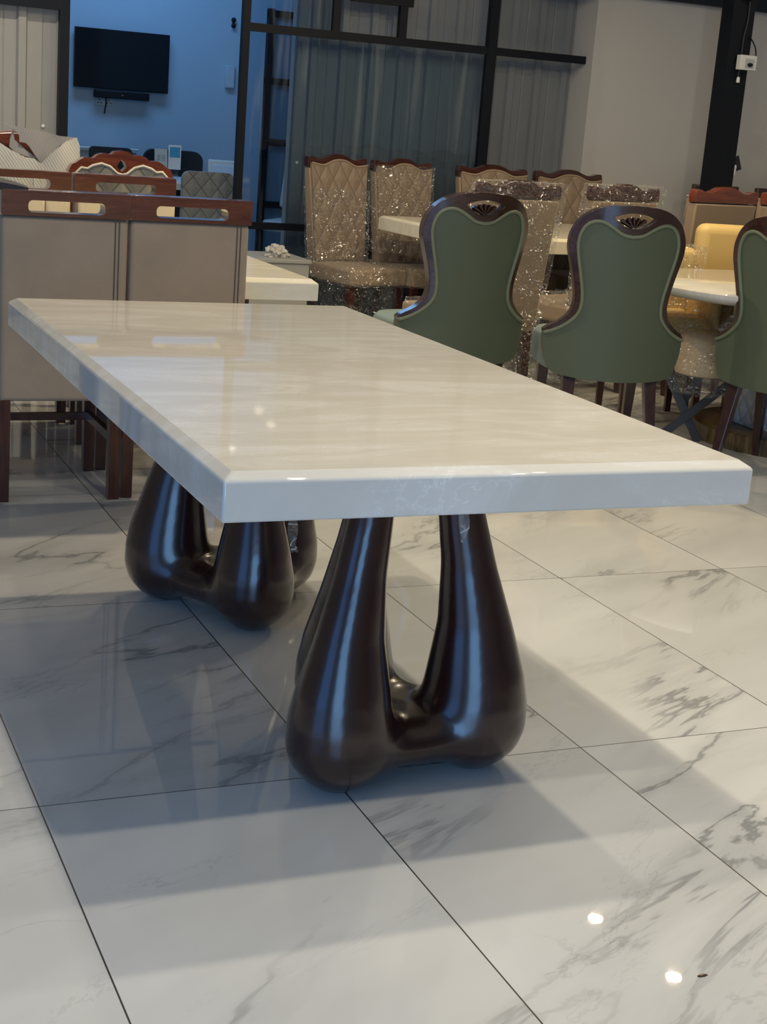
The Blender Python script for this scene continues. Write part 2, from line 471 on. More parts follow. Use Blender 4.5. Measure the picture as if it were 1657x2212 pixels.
# steel partition frame with panes
fr = thing('glass_partition', 'black steel framed glass partition along the corrugated back wall', 'partition', (3.88, 8.6, 0))
fr['kind'] = 'structure'
def fp(name, a, b, mat='black'):
    bm = bmesh.new(); box2(bm, (a[0]-3.88, a[1]-8.6, a[2]), (b[0]-3.88, b[1]-8.6, b[2])); return finish(name, bm, M[mat], fr, smooth=None)
fp('post', (2.718, 8.575, 0), (2.760, 8.625, CEIL)); fp('post', (4.290, 8.575, 0), (4.348, 8.625, CEIL))
fp('crossbar', (2.76, 8.58, 1.680), (5.016, 8.62, 1.726)); fp('crossbar', (2.76, 8.58, .560), (4.98, 8.62, .600))
fp('mullion', (3.268, 8.58, 1.726), (3.312, 8.62, CEIL)); fp('mullion', (3.690, 8.58, 1.726), (3.738, 8.62, CEIL))
fp('crossbar', (3.38, 8.575, 1.905), (3.77, 8.625, 1.98))
fp('pane', (2.76, 8.596, .60), (4.29, 8.604, 1.68), 'glassy'); fp('pane', (2.76, 8.596, 0.0), (4.29, 8.604, .56), 'glassy')
fp('pane', (2.76, 8.596, 1.726), (3.268, 8.604, CEIL), 'glassy')
fl = thing('steel_door_frame', 'black steel frame around the open doorway to the blue office', 'door frame', (1.71, 8.6, 0))
fl['kind'] = 'structure'
for nm, a, b in (('post', (1.676, 8.57, 0), (1.728, 8.63, CEIL)), ('lintel', (-1.2, 8.57, 1.69), (1.676, 8.63, 1.755))):
    bm = bmesh.new(); box2(bm, (a[0]-1.71, a[1]-8.6, a[2]), (b[0]-1.71, b[1]-8.6, b[2])); finish(nm, bm, M['black'], fl, smooth=None)
# black framed glazed screen inside the office
ws = thing('window_1', 'dark framed glazed screen on the blue office wall seen through the partition glass', 'window', (3.9, YR, 0)); ws['kind'] = 'structure'
bm = bmesh.new()
for x in (-.07, .33): box2(bm, (x, -.06, 0), (x+.045, 0, 2.0))
for z in (.5, .98, 1.44, 1.94): box2(bm, (-.07, -.055, z), (.375, -.005, z+.05))
finish('window_frame', bm, M['black'], ws, smooth=None)
bm = bmesh.new(); box2(bm, (-.025, -.03, 0), (.33, -.02, 1.94)); finish('pane', bm, plain('frosted_pane', (.20, .27, .34), .5), ws, smooth=None)

# ------------------------------------------------------------------ the big onyx table
X0, Y0, TW, TL, TZ, TH, BV, BZ = .670, 2.0995, .978, 1.965, .718, .078, .0185, .0118
XC, YC = X0+TW/2, Y0+TL/2

def tabletop_bm(w, l, z, th, bv, bz, n=1):
    bm = bmesh.new(); rings = []
    for dx, zz in ((0, z-th), (0, z-bz), (bv, z)):
        a, b = w/2-dx, l/2-dx
        rings.append([Vector((x, y, zz)) for x, y in ((-a, -b), (a, -b), (a, b), (-a, b))])
    loft(bm, rings); return bm

def surface_net(F, org, h):
    """mesh of the zero level of a sampled field"""
    nx, ny, nz = F.shape
    ins = F < 0
    idx = -np.ones((nx-1, ny-1, nz-1), int)
    acc = np.zeros((nx-1, ny-1, nz-1, 3)); cnt = np.zeros((nx-1, ny-1, nz-1))
    cor = [(i, j, k) for i in (0, 1) for j in (0, 1) for k in (0, 1)]
    def sub(A, c): return A[c[0]:nx-1+c[0], c[1]:ny-1+c[1], c[2]:nz-1+c[2]]
    for a in range(8):
        for b in range(a+1, 8):
            ca, cb = cor[a], cor[b]
            if sum(abs(p-q) for p, q in zip(ca, cb)) != 1: continue
            fa, fb = sub(F, ca), sub(F, cb)
            m = (fa < 0) != (fb < 0)
            t = np.where(m, fa/np.where(m, fa-fb, 1), 0)
            for ax in range(3): acc[..., ax] += np.where(m, ca[ax]+(cb[ax]-ca[ax])*t, 0)
            cnt += m
    act = cnt > 0
    idx[act] = np.arange(act.sum())
    I, J, K = np.nonzero(act)
    V = np.stack([I, J, K], -1)+acc[act]/cnt[act][:, None]
    V = V*h+np.array(org)
    faces = []
    for ax in range(3):
        d = [0, 0, 0]; d[ax] = 1
        o1, o2 = [(1, 2), (2, 0), (0, 1)][ax]
        A = ins[:nx-d[0], :ny-d[1], :nz-d[2]]; B = ins[d[0]:, d[1]:, d[2]:]
        for i, j, k in zip(*np.nonzero(A != B)):
            p = [i, j, k]
            if p[o1] == 0 or p[o2] == 0: continue
            if p[o1] >= [nx, ny, nz][o1]-1 or p[o2] >= [nx, ny, nz][o2]-1: continue
            q = []
            for e1, e2 in ((-1, -1), (0, -1), (0, 0), (-1, 0)):
                c = p[:]; c[o1] += e1; c[o2] += e2
                q.append(int(idx[c[0], c[1], c[2]]))
            if min(q) < 0: continue
            if not A[i, j, k]: q.reverse()
            faces.append(q)
    return V.tolist(), faces

def pedestal_mesh(base_deg):
    h = .0075; top = TZ-TH
    ax = np.arange(-.34, .34, h); az = np.arange(-.02, top+.03, h)
    X, Y, Z = np.meshgrid(ax, ax, az, indexing='ij')
    zk = [-.05, 0, .02, .05, .09, .14, .20, .30, .42, .55, .70]
    rc = np.interp(Z, zk, [.178, .178, .178, .178, .178, .177, .175, .165, .142, .113, .082])
    ra = np.interp(Z, zk, [.002, .034, .066, .092, .106, .108, .099, .076, .056, .045, .039])
    rb = np.interp(Z, zk, [.002, .032, .062, .086, .099, .100, .089, .066, .050, .042, .036])
    fs = []
    for q in range(3):
        a = R(base_deg+120*q); c, s = math.cos(a), math.sin(a)
        U = X*c+Y*s - rc; T = -X*s+Y*c
        e = np.sqrt((U/ra)**2+(T/rb)**2+1e-9)
        fs.append((e-1)*np.minimum(ra, rb))
    for q in range(3):                      # low saddles joining neighbouring feet
        a = R(base_deg+120*q); b = R(base_deg+120*(q+1))
        p = np.array([math.cos(a), math.sin(a)])*.16; r = np.array([math.cos(b), math.sin(b)])*.16
        d = r-p; t = np.clip(((X-p[0])*d[0]+(Y-p[1])*d[1])/(d@d), 0, 1)
        rr = np.hypot(X-p[0]-t*d[0], Y-p[1]-t*d[1])
        fs.append((np.sqrt((rr/.070)**2+((Z-.078)/.048)**2+1e-9)-1)*.048)
    fs.append((np.sqrt((X/.13)**2+(Y/.13)**2+((Z-.075)/.042)**2+1e-9)-1)*.042)
    k = .013
    F = sum(np.exp(-np.clip(f, -1, 1)/k) for f in fs); F = -k*np.log(F)
    F = np.maximum(F, Z-top); F = np.maximum(F, .0005-Z)
    V, Fc = surface_net(F, (ax[0], ax[0], az[0]), h)
    bm = bmesh.new(); vs = [bm.verts.new(v) for v in V]
    for f in Fc:
        try: bm.faces.new([vs[i] for i in f])
        except ValueError: pass
    for _ in range(6): bmesh.ops.smooth_vert(bm, verts=[v for v in bm.verts if .012 < v.co.z < top-.012], factor=.5, use_axis_x=True, use_axis_y=True, use_axis_z=True)
    for v in bm.verts: v.co.z = min(max(v.co.z, 0.0), top)
    bmesh.ops.recalc_face_normals(bm, faces=bm.faces[:])
    return bm

table = thing('dining_table', 'polished white onyx dining table on two dark bulbous wooden pedestals', 'table', (XC, YC, 0))
finish('tabletop', tabletop_bm(TW, TL, TZ, TH, BV, BZ), M['onyx'], table, smooth=20, bevel=.004, seg=3)
for (px, py, deg) in ((1.181-XC, 2.56-YC, 97), (1.165-XC, 3.54-YC, 269)):
    p = finish('pedestal', pedestal_mesh(deg), M['espresso'], table, smooth=180)
    p.location = (px, py, 0)
bm = bmesh.new(); bar(bm, (.10, -.62, TZ-TH), (.10, -.60, TZ-TH-.03), .03, .012); finish('bracket', bm, M['mahogany'], table, smooth=None)

def scrap(name, pts, widths, label, seed):
    """twisted scrap of plastic film hanging down"""
    bm = bmesh.new(); rows = []
    rnd = random.Random(seed)
    base = Vector(pts[0])
    for i, (p, w) in enumerate(zip(pts, widths)):
        p = Vector(p)-base; row = []
        a = rnd.uniform(-.6, .6)
        for k in range(6):
            t = (k/5-.5)*w
            row.append(bm.verts.new(p+Vector((math.cos(a)*t, math.sin(a)*t*.5+rnd.uniform(-.004, .004), rnd.uniform(-.003, .003)))))
        rows.append(row)
    for r0, r1 in zip(rows, rows[1:]):
        for k in range(5): bm.faces.new((r0[k], r0[k+1], r1[k+1], r1[k]))
    o = finish(name, bm, M['film_soft'], smooth=180)
    o.location = base
    sd = o.modifiers.new('s', 'SUBSURF'); sd.levels = sd.render_levels = 2
    s2 = o.modifiers.new('t', 'SOLIDIFY'); s2.thickness = .0008
    return tag(o, label, 'plastic scrap', 'plastic scraps under the onyx table')

# ------------------------------------------------------------------ beige dining chairs (taupe back, wooden rail)
def slot_chair():
    t = thing('dining_chair', 'x', 'chair')
    bm = bmesh.new(); box2(bm, (-.193, 0, .323), (.193, .07, .892)); finish('backrest', bm, M['velvet'], t, bevel=.014, seg=3)
    bm = bmesh.new()
    for x in (.152, .164): tube(bm, [(x, -.001, .335), (x, -.001, .885)], .0022, 6)
    finish('seam', bm, M['seam'], t.children[0])
    rail = slab(rounded_rect(.392, .076, .006, 0, .930, 3), [rounded_rect(.232, .036, .014, 0, .921, 5)], -.012, .060)
    finish('top_rail', rail, M['rail'], t, smooth=30, bevel=.010, seg=4)
    bm = bmesh.new()
    for i in range(4):
        for j in range(6):
            bmesh.ops.create_cube(bm, size=1, matrix=Matrix.Translation((-.142+.0945*i, .077, .462+.0755*j)) @ Matrix.Diagonal((.0925, .026, .0735, 1)))
    finish('tufted_panel', bm, M['cream'], t, bevel=.012, seg=3)
    bm = bmesh.new(); box2(bm, (-.19, .07, .375), (.19, .44, .455)); finish('seat', bm, M['velvet'], t, bevel=.025, seg=3)
    bm = bmesh.new(); box2(bm, (-.185, .05, .32), (.185, .43, .372)); finish('apron', bm, M['mahogany_leg'], t, smooth=None)
    for x in (-.178, .172):
        for y in (.024, .402):
            bm = bmesh.new(); tapered(bm, (x, y, 0), (x, y, .33), .036, .040); finish('leg', bm, M['mahogany_leg'], t, smooth=None, bevel=.002)
    bm = bmesh.new()
    for x in (-.168, .168): box2(bm, (x-.010, .03, .185), (x+.010, .40, .213))
    box2(bm, (-.16, .345, .19), (.16, .365, .215)); finish('stretcher', bm, M['mahogany_leg'], t, smooth=None)
    return t
bc = slot_chair(); G1 = None
bc.location = (.930, 4.605, 0); bc['label'] = 'taupe velvet dining chair with slotted rail at far left, its back to us'
dup(bc, (1.326, 4.620, 0), 0, 'second taupe velvet chair with slotted rail, nearest the black post behind the big table')
dup(bc, (1.385, 5.80, 0), 180, 'mahogany railed chair with cream tufted back facing us, in front of the carved arched chair')
dup(bc, (.985, 5.82, 0), 180, 'mahogany railed chair with cream tufted back facing us, at the left picture edge')
cl = thing('dark_cloth', 'dark grey cloth lying on the rail of the leftmost taupe chair', 'cloth', (.77, 4.63, .968))
bm = bmesh.new()
rings = []
for i, (x, h) in enumerate(((-.07, .034), (-.03, .030), (.005, .022), (.035, .013), (.044, .010))):
    rings.append([Vector((x, y, z)) for y, z in ((-.035, 0), (.02, 0), (.02, h*.8), (-.01, h), (-.035, h*.6))])
loft(bm, rings); finish('folded_cloth', bm, M['darkcloth'], cl, smooth=60)

# second onyx table behind those chairs
t2 = thing('dining_table', 'cream topped dining table behind the taupe chairs, only its right corner showing', 'table', (.845, 5.20, 0))
finish('tabletop', tabletop_bm(1.96, .86, .708, .072, .02, .014), M['onyx2'], t2, smooth=20, bevel=.003)
for x in (-.72, .72):
    for y in (-.33, .33):
        bm = bmesh.new(); tapered(bm, (x, y, 0), (x, y, .636), .055, .07); finish('leg', bm, M['mahogany_leg'], t2, smooth=None)

# ------------------------------------------------------------------ carved arched chair and foam wrapped chair
ac = thing('carved_chair', 'polished red wooden chair with a scalloped arched crest behind the tufted chairs', 'chair', (1.447, 6.1, 0), 0)
half = [(0, 1.049), (.03, 1.044), (.045, 1.032), (.075, 1.035), (.10, 1.026), (.115, 1.014), (.145, 1.016), (.17, 1.004), (.185, .992), (.20, .985), (.214, .955), (.216, .90), (.21, .83), (.19, .80), (0, .80)]
topc = [(0, 1.049)]+spline(half[1:], 3)
dia = [(0, 1.014), (.012, 1.004), (.02, .985), (0, .966), (-.02, .985), (-.012, 1.004)]
inner = mirror_outline([(0, .955), (.02, .96), (.05, .985), (.085, .995), (.12, .985), (.14, .972), (.165, .975), (.185, .955), (.19, .90), (.185, .84), (0, .84)])
finish('crest_frame', slab(mirror_outline(topc), [dia], -.02, .03), M['redwood'], ac, smooth=35, bevel=.008, seg=3)
finish('back_panel', slab(inner, (), -.027, .02), M['quilt_grey'], ac, smooth=35, bevel=.004)
bm = bmesh.new(); tube(bm, [(u, -.028, z) for u, z in inner]+[(inner[0][0], -.028, inner[0][1])], .005, 6); finish('piping', bm, plain('cream_piping', (.7, .64, .52), .6), [c for c in ac.children if c.name.startswith('back_panel')][0], smooth=180)
bm = bmesh.new(); box2(bm, (-.20, -.02, .36), (.20, .03, .82)); finish('backrest', bm, M['velvet'], ac, bevel=.01)
bm = bmesh.new(); box2(bm, (-.21, 0, .36), (.21, .42, .46)); finish('seat', bm, M['velvet'], ac, bevel=.02)
for x in (-.18, .18):
    for y in (0, .38):
        bm = bmesh.new(); tapered(bm, (x, y, 0), (x, y, .36), .032, .045); finish('leg', bm, M['mahogany_leg'], ac, smooth=None)

fc = thing('foam_wrapped_chair', 'chair wrapped in torn white ribbed foam sheet at the left edge', 'chair', (1.05, 6.32, 0))
def rel(pts): return [(x-1.05, z) for x, z in pts]
wo = [(.72, 1.02), (.80, 1.06), (.88, 1.075), (.96, 1.082), (1.03, 1.090), (1.065, 1.090), (1.12, 1.085), (1.20, 1.07), (1.24, 1.05), (1.24, .96), (.72, .96)]
finish('crest', slab(rel(wo), (), -.02, .03), M['redwood'], fc, smooth=35, bevel=.008)
bm = bmesh.new(); box2(bm, (-.30, -.025, .36), (.17, .03, 1.0)); finish('backrest', bm, M['quilt_grey'], fc, bevel=.01)
bm = bmesh.new(); box2(bm, (-.31, 0, .36), (.18, .42, .46)); finish('seat', bm, M['velvet'], fc, bevel=.02)
for x in (-.26, .14):
    for y in (0.02, .38):
        bm = bmesh.new(); tapered(bm, (x, y, 0), (x, y, .36), .032, .045); finish('leg', bm, M['mahogany_leg'], fc, smooth=None)
flap = [(.990, 1.127), (1.027, 1.115), (1.1, 1.108), (1.174, 1.098), (1.227, 1.086), (1.30, 1.083), (1.302, 1.061), (1.231, 1.050), (1.195, 1.005), (1.154, .970), (1.130, 1.003), (1.105, 1.039), (1.092, 1.050), (1.068, 1.052), (1.066, 1.078), (1.046, 1.098)]
fold = [(1.20, 1.025), (1.25, 1.065), (1.296, 1.083), (1.308, 1.053), (1.312, .96), (1.312, .62), (1.13, .62), (1.12, .93), (1.149, .972)]
low = [(.90, 1.05), (.987, 1.045), (1.035, 1.018), (1.078, .999), (1.125, .991), (1.155, .967), (1.155, .62), (.72, .62), (.72, 1.05)]
strip = [(1.045, 1.105), (1.050, 1.06), (1.062, 1.05), (1.10, 1.02), (1.13, 1.0), (1.135, .99), (1.06, 1.005), (1.03, 1.03), (1.032, 1.06)]
bm = bmesh.new(); sheet(bm, rel(flap), .012, 1, -.075, .008); finish('foam_flap', bm, M['foam_flap'], fc, smooth=60)
bm = bmesh.new(); sheet(bm, rel(fold), .014, 3, -.105, .012, bulge=lambda x, z: .25*max(0, x-.17)); finish('foam_sheet', bm, M['foam'], fc, smooth=60)
bm = bmesh.new(); sheet(bm, rel(low), .014, 5, -.10, .012); finish('foam_sheet', bm, M['foam'], fc, smooth=60)
bm = bmesh.new(); sheet(bm, rel(strip), .01, 8, -.062, .006); finish('foam_strip', bm, M['foam_flap'], fc, smooth=60)

# ------------------------------------------------------------------ green balloon-back chairs
def green_chair():
    t = thing('balloon_back_chair', 'x', 'chair')
    outer = [(0, 1.034), (.08, 1.030), (.15, 1.010), (.20, .970), (.227, .915), (.231, .865), (.222, .82), (.203, .75), (.190, .69), (.188, .645), (.200, .605), (.235, .568), (.270, .545), (.285, .53)]
    innr = [(0, .915), (.04, .922), (.08, .946), (.115, .963), (.148, .964), (.178, .946), (.195, .91), (.198, .87), (.190, .82), (.174, .75), (.162, .69), (.160, .64), (.172, .60), (.208, .56), (.25, .532), (.283, .518)]
    co = spline(outer, 4); ci = spline(innr, 4)
    bend = lambda u, z: 1.15*u*u + .10*max(0, z-.55) * -.9
    cuts = arange(-.27, .27, 19)
    frame = [(u, z) for u, z in co] + [(u, z) for u, z in reversed(ci)]
    frame = co + list(reversed(ci))
    full = [(-u, z) for u, z in reversed(co)][:-1] + co + list(reversed(ci)) + [(-u, z) for u, z in ci][1:]
    arc = [(-.083+.166*i/10, .984+.020*(1-((i-5)/5)**2)) for i in range(11)]
    fanhole = arc + [(.06, .966), (.03, .950), (0, .945), (-.03, .950), (-.06, .966)]
    finish('wooden_frame', slab(full, [fanhole], -.018, .026, cuts, bend), M['walnut'], t, smooth=50, bevel=.007, seg=3)
    # upholstered back with its skirt
    skirt = spline([(.285, .518), (.280, .46), (.262, .40), (.240, .368), (.18, .356), (.09, .350), (0, .348)], 4)
    pan = [(u, z) for u, z in ci] + skirt[1:]
    pan = mirror_outline(pan)
    bm = slab(pan, (), -.012, .024, cuts, bend)
    finish('back_panel', bm, M['green'], t, smooth=50, bevel=.006, seg=2)
    bm = bmesh.new()
    pip = [(-u, z) for u, z in reversed(ci)][:-1] + ci
    tube(bm, [(u, bend(u, z)-.015, z) for u, z in pip], .0075, 8); finish('piping', bm, M['green_pipe'], t.children[1], smooth=180)
    bm = bmesh.new()
    for a in (-52, -28, -3, 22, 46):
        ca, sa = math.sin(R(a)), math.cos(R(a)); L0, L1 = .008, (.045 if abs(a) < 30 else .052)
        p = Vector((ca*L0, -.012, .944+sa*L0)); q = Vector((ca*L1*1.25, -.012, .944+sa*L1))
        w = Vector((sa, 0, -ca))
        ring = []
        for c, s in ((p, .004), (q-(q-p)*.12, .0105), (q, .006)):
            ring.append([c+w*s+Vector((0, .012, 0)), c+w*s*.4, c-w*s*.4, c-w*s+Vector((0, .012, 0)), c+Vector((0, .03, 0))])
        loft(bm, ring)
    for v in bm.verts: v.co.y += bend(v.co.x, v.co.z)
    bmesh.ops.recalc_face_normals(bm, faces=bm.faces[:])
    finish('fan_carving', bm, M['walnut'], t.children[0], smooth=30)
    bm = bmesh.new()
    so = [(math.copysign(abs(math.cos(a))**.6, math.cos(a))*.272, math.copysign(abs(math.sin(a))**.6, math.sin(a))*.24+.255) for a in [2*math.pi*k/36 for k in range(36)]]
    rings = [[Vector((x*s, (y-.255)*s+.255, z)) for x, y in so] for s, z in ((.93, .37), (.98, .378), (1, .40), (1, .47), (.985, .49), (.93, .506), (.6, .515))]
    loft(bm, rings); finish('seat', bm, M['green_seat'], t, smooth=60)
    for sx in (-1, 1):
        bm = bmesh.new(); tapered(bm, (sx*.185, -.02, 0), (sx*.165, .075, .37), .030, .050); finish('leg', bm, M['walnut_leg'], t, smooth=None, bevel=.003)
        bm = bmesh.new(); tapered(bm, (sx*.195, .45, 0), (sx*.195, .42, .375), .028, .048); finish('leg', bm, M['walnut_leg'], t, smooth=None, bevel=.003)
    return t
gc = green_chair(); gc.scale = (.97, .97, .98)
def put(o, x, y, hd): o.location = (x, y, 0); o.rotation_euler = (0, 0, -R(hd))
put(gc, 2.630, 5.205, 0); gc['label'] = 'leftmost green balloon-back chair, its lower half behind the white onyx table'
dup(gc, (3.095, 4.865, 0), 17, 'green balloon-back chair in the middle of three, standing clear behind the big table')
dup(gc, (3.655, 4.64, 0), 60, 'green balloon-back chair cut off by the right picture edge')

# ------------------------------------------------------------------ wave-crest chairs
def wave_chair(crest_mat='darkwood', name='wave_crest_chair'):
    t = thing(name, 'x', 'chair')
    top = [(0, 1.055), (.05, 1.050), (.095, 1.033), (.13, 1.024), (.17, 1.027), (.20, 1.036), (.228, 1.034), (.235, 1.012)]
    ct = spline(top, 3)
    finish('crest_rail', slab(mirror_outline(ct+[(.232, .975), (0, .975)]), (), -.022, .024), M[crest_mat], t, smooth=40, bevel=.008, seg=3)
    bm = bmesh.new()
    loft(bm, [[Vector((x, y, z)) for x, y in ((-w, y0), (w, y0), (w, y1), (-w, y1))] for z, w, y0, y1 in ((.40, .200, .03, .11), (.97, .228, -.024, .03))])
    finish('backrest', bm, M['velvet2'], t, bevel=.008)
    fr_ = mirror_outline([(0, 1.022), (.05, 1.017), (.095, 1.0), (.13, .99), (.17, .992), (.222, 1.0), (.215, .88), (.198, .46), (0, .46)])
    b2 = slab(fr_, (), .02, .045, arange(-.2, .2, 9), lambda u, z: (1.02-z)*.118)
    finish('quilted_front', b2, M['quilt_beige'], t, smooth=50, bevel=.006)
    bm = bmesh.new(); pts = [(u, .046+(1.02-z)*.118, z) for u, z in spline([(-.222, 1.0), (-.17, .992), (-.13, .99), (-.095, 1.0), (-.05, 1.017), (0, 1.022), (.05, 1.017), (.095, 1.0), (.13, .99), (.17, .992), (.222, 1.0)], 3)]
    # spline works on the first two coordinates only, rebuild the depth from the height
    pts = [(u, .044+(1.02-z)*.118, z) for u, z in [(p[0], p[2]) for p in pts]]
    tube(bm, pts, .006, 6); finish('piping', bm, M['velvet2'], t.children[2], smooth=180)
    bm = bmesh.new(); box2(bm, (-.225, .05, .36), (.225, .50, .45)); finish('seat', bm, M['velvet2'], t, bevel=.018, seg=3)
    for x in (-.19, .19):
        for y in (.09, .46):
            bm = bmesh.new(); tapered(bm, (x, y-(.03 if y < .2 else 0), 0), (x, y, .37), .030, .046); finish('leg', bm, M['darkwood'], t, smooth=None)
    return t
FILM = []
def wrap(chair, parts, soft=False, seed=0):
    for i, (c, s, kw) in enumerate(parts):
        kw = dict(dict(cuts=22, amp=.005, freq=34.), **kw)
        finish('plastic_wrap', film_bm(c, s, seed=seed+i, **kw), M['film_soft' if soft else 'film'], chair, smooth=None)
GW = None
wc = wave_chair(); wc.scale = (1, 1, .985)
wc.scale = (.86, 1, .985); put(wc, 3.165, 8.13, 167); wc['label'] = 'beige quilted wave-crest chair with film round its lower half, beside the glass partition'
wA2 = dup(wc, (3.58, 8.15, 0), 170, 'beige wave-crest chair at the cladding with its whole back under glittering film')
wB = dup(wc, (4.155, 8.12, 0), 178, 'unwrapped wave-crest chair against the grey cladding, right behind the leftmost green chair')
wB2 = dup(wc, (4.675, 8.12, 0), 178, 'unwrapped wave-crest chair at the meeting of cladding and white wall')
wC1 = dup(wc, (3.19, 5.95, 0), -13, 'film wrapped wave-crest chair with its back to us between the left and middle green chairs')
wC2 = dup(wc, (3.935, 6.28, 0), -16, 'film wrapped wave-crest chair directly behind the middle green chair')
rc = wave_chair('redwood')
put(rc, 4.53, 6.30, -14); rc['label'] = 'unwrapped beige chair with red wave crest behind the yellow chair, left of two alike'
rC4 = dup(rc, (5.06, 6.44, 0), -14, 'unwrapped beige chair with red wave crest at the right picture edge')
LB = dict(lean=-.105)
for o_ in (wB, wB2, wC1, wC2): o_.scale = (1, 1, .985)
wrap(wc, [((0, .055, .63), (.440, .115, .46), dict(taper=.95, **LB)), ((0, .275, .41), (.475, .475, .11), dict()), ((0, .27, .20), (.42, .42, .30), dict(amp=.010, freq=16.))], seed=1)
wrap(wA2, [((0, .028, .76), (.466, .112, .50), dict(taper=.93, cuts=26, amp=.007, **LB)), ((0, .275, .41), (.475, .475, .11), dict())], seed=5)
wrap(wC1, [((0, .026, .735), (.474, .108, .625), dict(taper=.90, cuts=26, amp=.006, **LB)), ((0, .25, .27), (.44, .46, .40), dict(amp=.010, freq=20))], seed=9)
wrap(wC2, [((0, .026, .735), (.474, .108, .625), dict(taper=.90, cuts=26, amp=.006, **LB)), ((0, .25, .27), (.44, .46, .40), dict(amp=.010, freq=20))], seed=14)

# third table, the chairs along the cladding stand at it
t3 = thing('dining_table', 'white stone dining table between the film wrapped beige chairs', 'table', (4.20, 7.38, 0), -4)
finish('tabletop', tabletop_bm(1.62, 1.14, .725, .08, .018, .012), M['onyx2'], t3, smooth=20, bevel=.004)
for x in (-.35, .35):
    bm = bmesh.new(); tapered(bm, (x, 0, 0), (x, 0, .645), .34, .24); finish('pedestal', bm, M['espresso'], t3, bevel=.02)

# ------------------------------------------------------------------ table with lattice pedestal, yellow chairs, wrapped stool
t4 = thing('pedestal_table', 'stone topped table on a white lattice pedestal between the middle and right green chairs', 'table', (4.30, 5.26, 0), 0)
W2, L2 = .86, .535
def bowed(s=1., z=0.):
    pts = []
    for x, y in spline([(-W2, -.20), (-W2*.86, -.46), (-.45, -L2), (0, -L2-.02), (.45, -L2), (W2*.86, -.46), (W2, -.20), (W2, .20), (W2*.86, .46), (.45, L2), (0, L2+.02), (-.45, L2), (-W2*.86, .46), (-W2, .20)], 3, True):
        pts.append(Vector((x*s, y*s, z)))
    return pts
bm = bmesh.new(); loft(bm, [bowed(.93, .648), bowed(.985, .664), bowed(1., .676), bowed(1., .690), bowed(.992, .695)]); finish('tabletop', bm, M['onyx'], t4, smooth=50)
def ngon(r, z, n=8, ph=22.5, cx=0, cy=0): return [Vector((cx+r*math.cos(R(ph)+2*math.pi*k/n), cy+r*math.sin(R(ph)+2*math.pi*k/n), z)) for k in range(n)]
bm = bmesh.new(); loft(bm, [ngon(.30, .078), ngon(.30, .10), ngon(.33, .60), ngon(.33, .648)]); finish('pedestal', bm, M['quilt_stone'], t4, smooth=None, bevel=.008)
bm = bmesh.new(); loft(bm, [ngon(.44, .0, 32), ngon(.44, .07, 32), ngon(.42, .078, 32)]); finish('base', bm, M['goldbase'], t4, smooth=40)

def yellow_chair():
    t = thing('upholstered_chair', 'x', 'chair')
    bm = bmesh.new(); box2(bm, (-.22, -.05, .40), (.22, .05, .89)); finish('backrest', bm, M['yellow'], t, bevel=.045, seg=5)
    bm = bmesh.new(); box2(bm, (-.235, -.05, .36), (-.185, .40, .64)); finish('armrest', bm, M['yellow'], t, bevel=.022, seg=4)
    bm = bmesh.new(); box2(bm, (.185, -.05, .36), (.235, .40, .64)); finish('armrest', bm, M['yellow'], t, bevel=.022, seg=4)
    bm = bmesh.new(); box2(bm, (-.19, 0, .36), (.19, .43, .50)); finish('seat', bm, M['yellow'], t, bevel=.035, seg=4)
    bm = bmesh.new(); tube(bm, [(-.20, .052, .64), (0, .056, .615), (.20, .052, .61)], .004, 6); finish('piping', bm, M['tan'], t)
    for x in (-.17, .17):
        for y in (0, .38):
            bm = bmesh.new(); tapered(bm, (x, y, 0), (x, y, .37), .026, .036); finish('leg', bm, M['mahogany_leg'], t, smooth=None)
    return t
yc = yellow_chair(); put(yc, 4.42, 6.00, 186); yc['label'] = 'mustard yellow leather chair facing us across the stone topped table'
yw = dup(yc, (3.93, 5.98, 0), 196, 'mustard yellow chair wrapped in film, half hidden by the middle green chair')
for ch in yw.children:
    if ch.name.startswith('backrest'):
        ch.scale = (1, 1, .80); ch.location.z = .07
wrap(yw, [((0, .0, .60), (.49, .14, .38), dict(amp=.010, freq=20)), ((0, .21, .49), (.51, .50, .32), dict(cuts=24, amp=.014, freq=22))], seed=21)
st = thing('stool', 'low tan film-covered stool on crossed flat legs between two green chairs', 'stool', (3.80, 5.27, 0), 24)
bm = bmesh.new()
loft(bm, [ngon(r, z, 28, 0) for r, z in ((.105, .30), (.122, .305), (.128, .33), (.128, .42), (.118, .455), (.085, .475), (.04, .48))]); finish('seat', bm, M['tan'], st, smooth=60)
for a, b in (((-.235, .12, .46), (.02, .03, 0)), ((.17, .05, .30), (-.16, .03, 0.0))):
    bm = bmesh.new(); bar(bm, a, b, .010, .036, (1, 0, 0)); finish('leg', bm, M['grey'], st, smooth=None)
bm = bmesh.new(); bar(bm, (.02, .09, .31), (-.05, .10, .16), .010, .034, (1, 0, 0)); finish('brace', bm, M['grey'], st, smooth=None)
bm = film_bm((0, 0, .36), (.27, .27, .27), cuts=12, amp=.012, freq=12., seed=30)
for v in bm.verts:
    x, y = v.co.x, v.co.y; r = math.hypot(x, y); mxy = max(abs(x), abs(y))
    if r > 1e-4:
        k = mxy/r; f = .35+.65*k if mxy > 0 else 1
        v.co.x *= f; v.co.y *= f
finish('plastic_cover', bm, M['film'], st, smooth=180)
bm = bmesh.new(); tube(bm, [(.06, -.02, .475), (.08, -.02, .50), (.105, -.02, .56), (.125, -.02, .60)], [.06, .04, .022, .03], 12); finish('cover_knot', bm, M['film_soft'], st, smooth=180)
t4leg = thing('steel_leg_frame', 'thin grey steel leg frame standing behind the right green chair', 'leg frame', (3.99, 4.90, 0), 24)
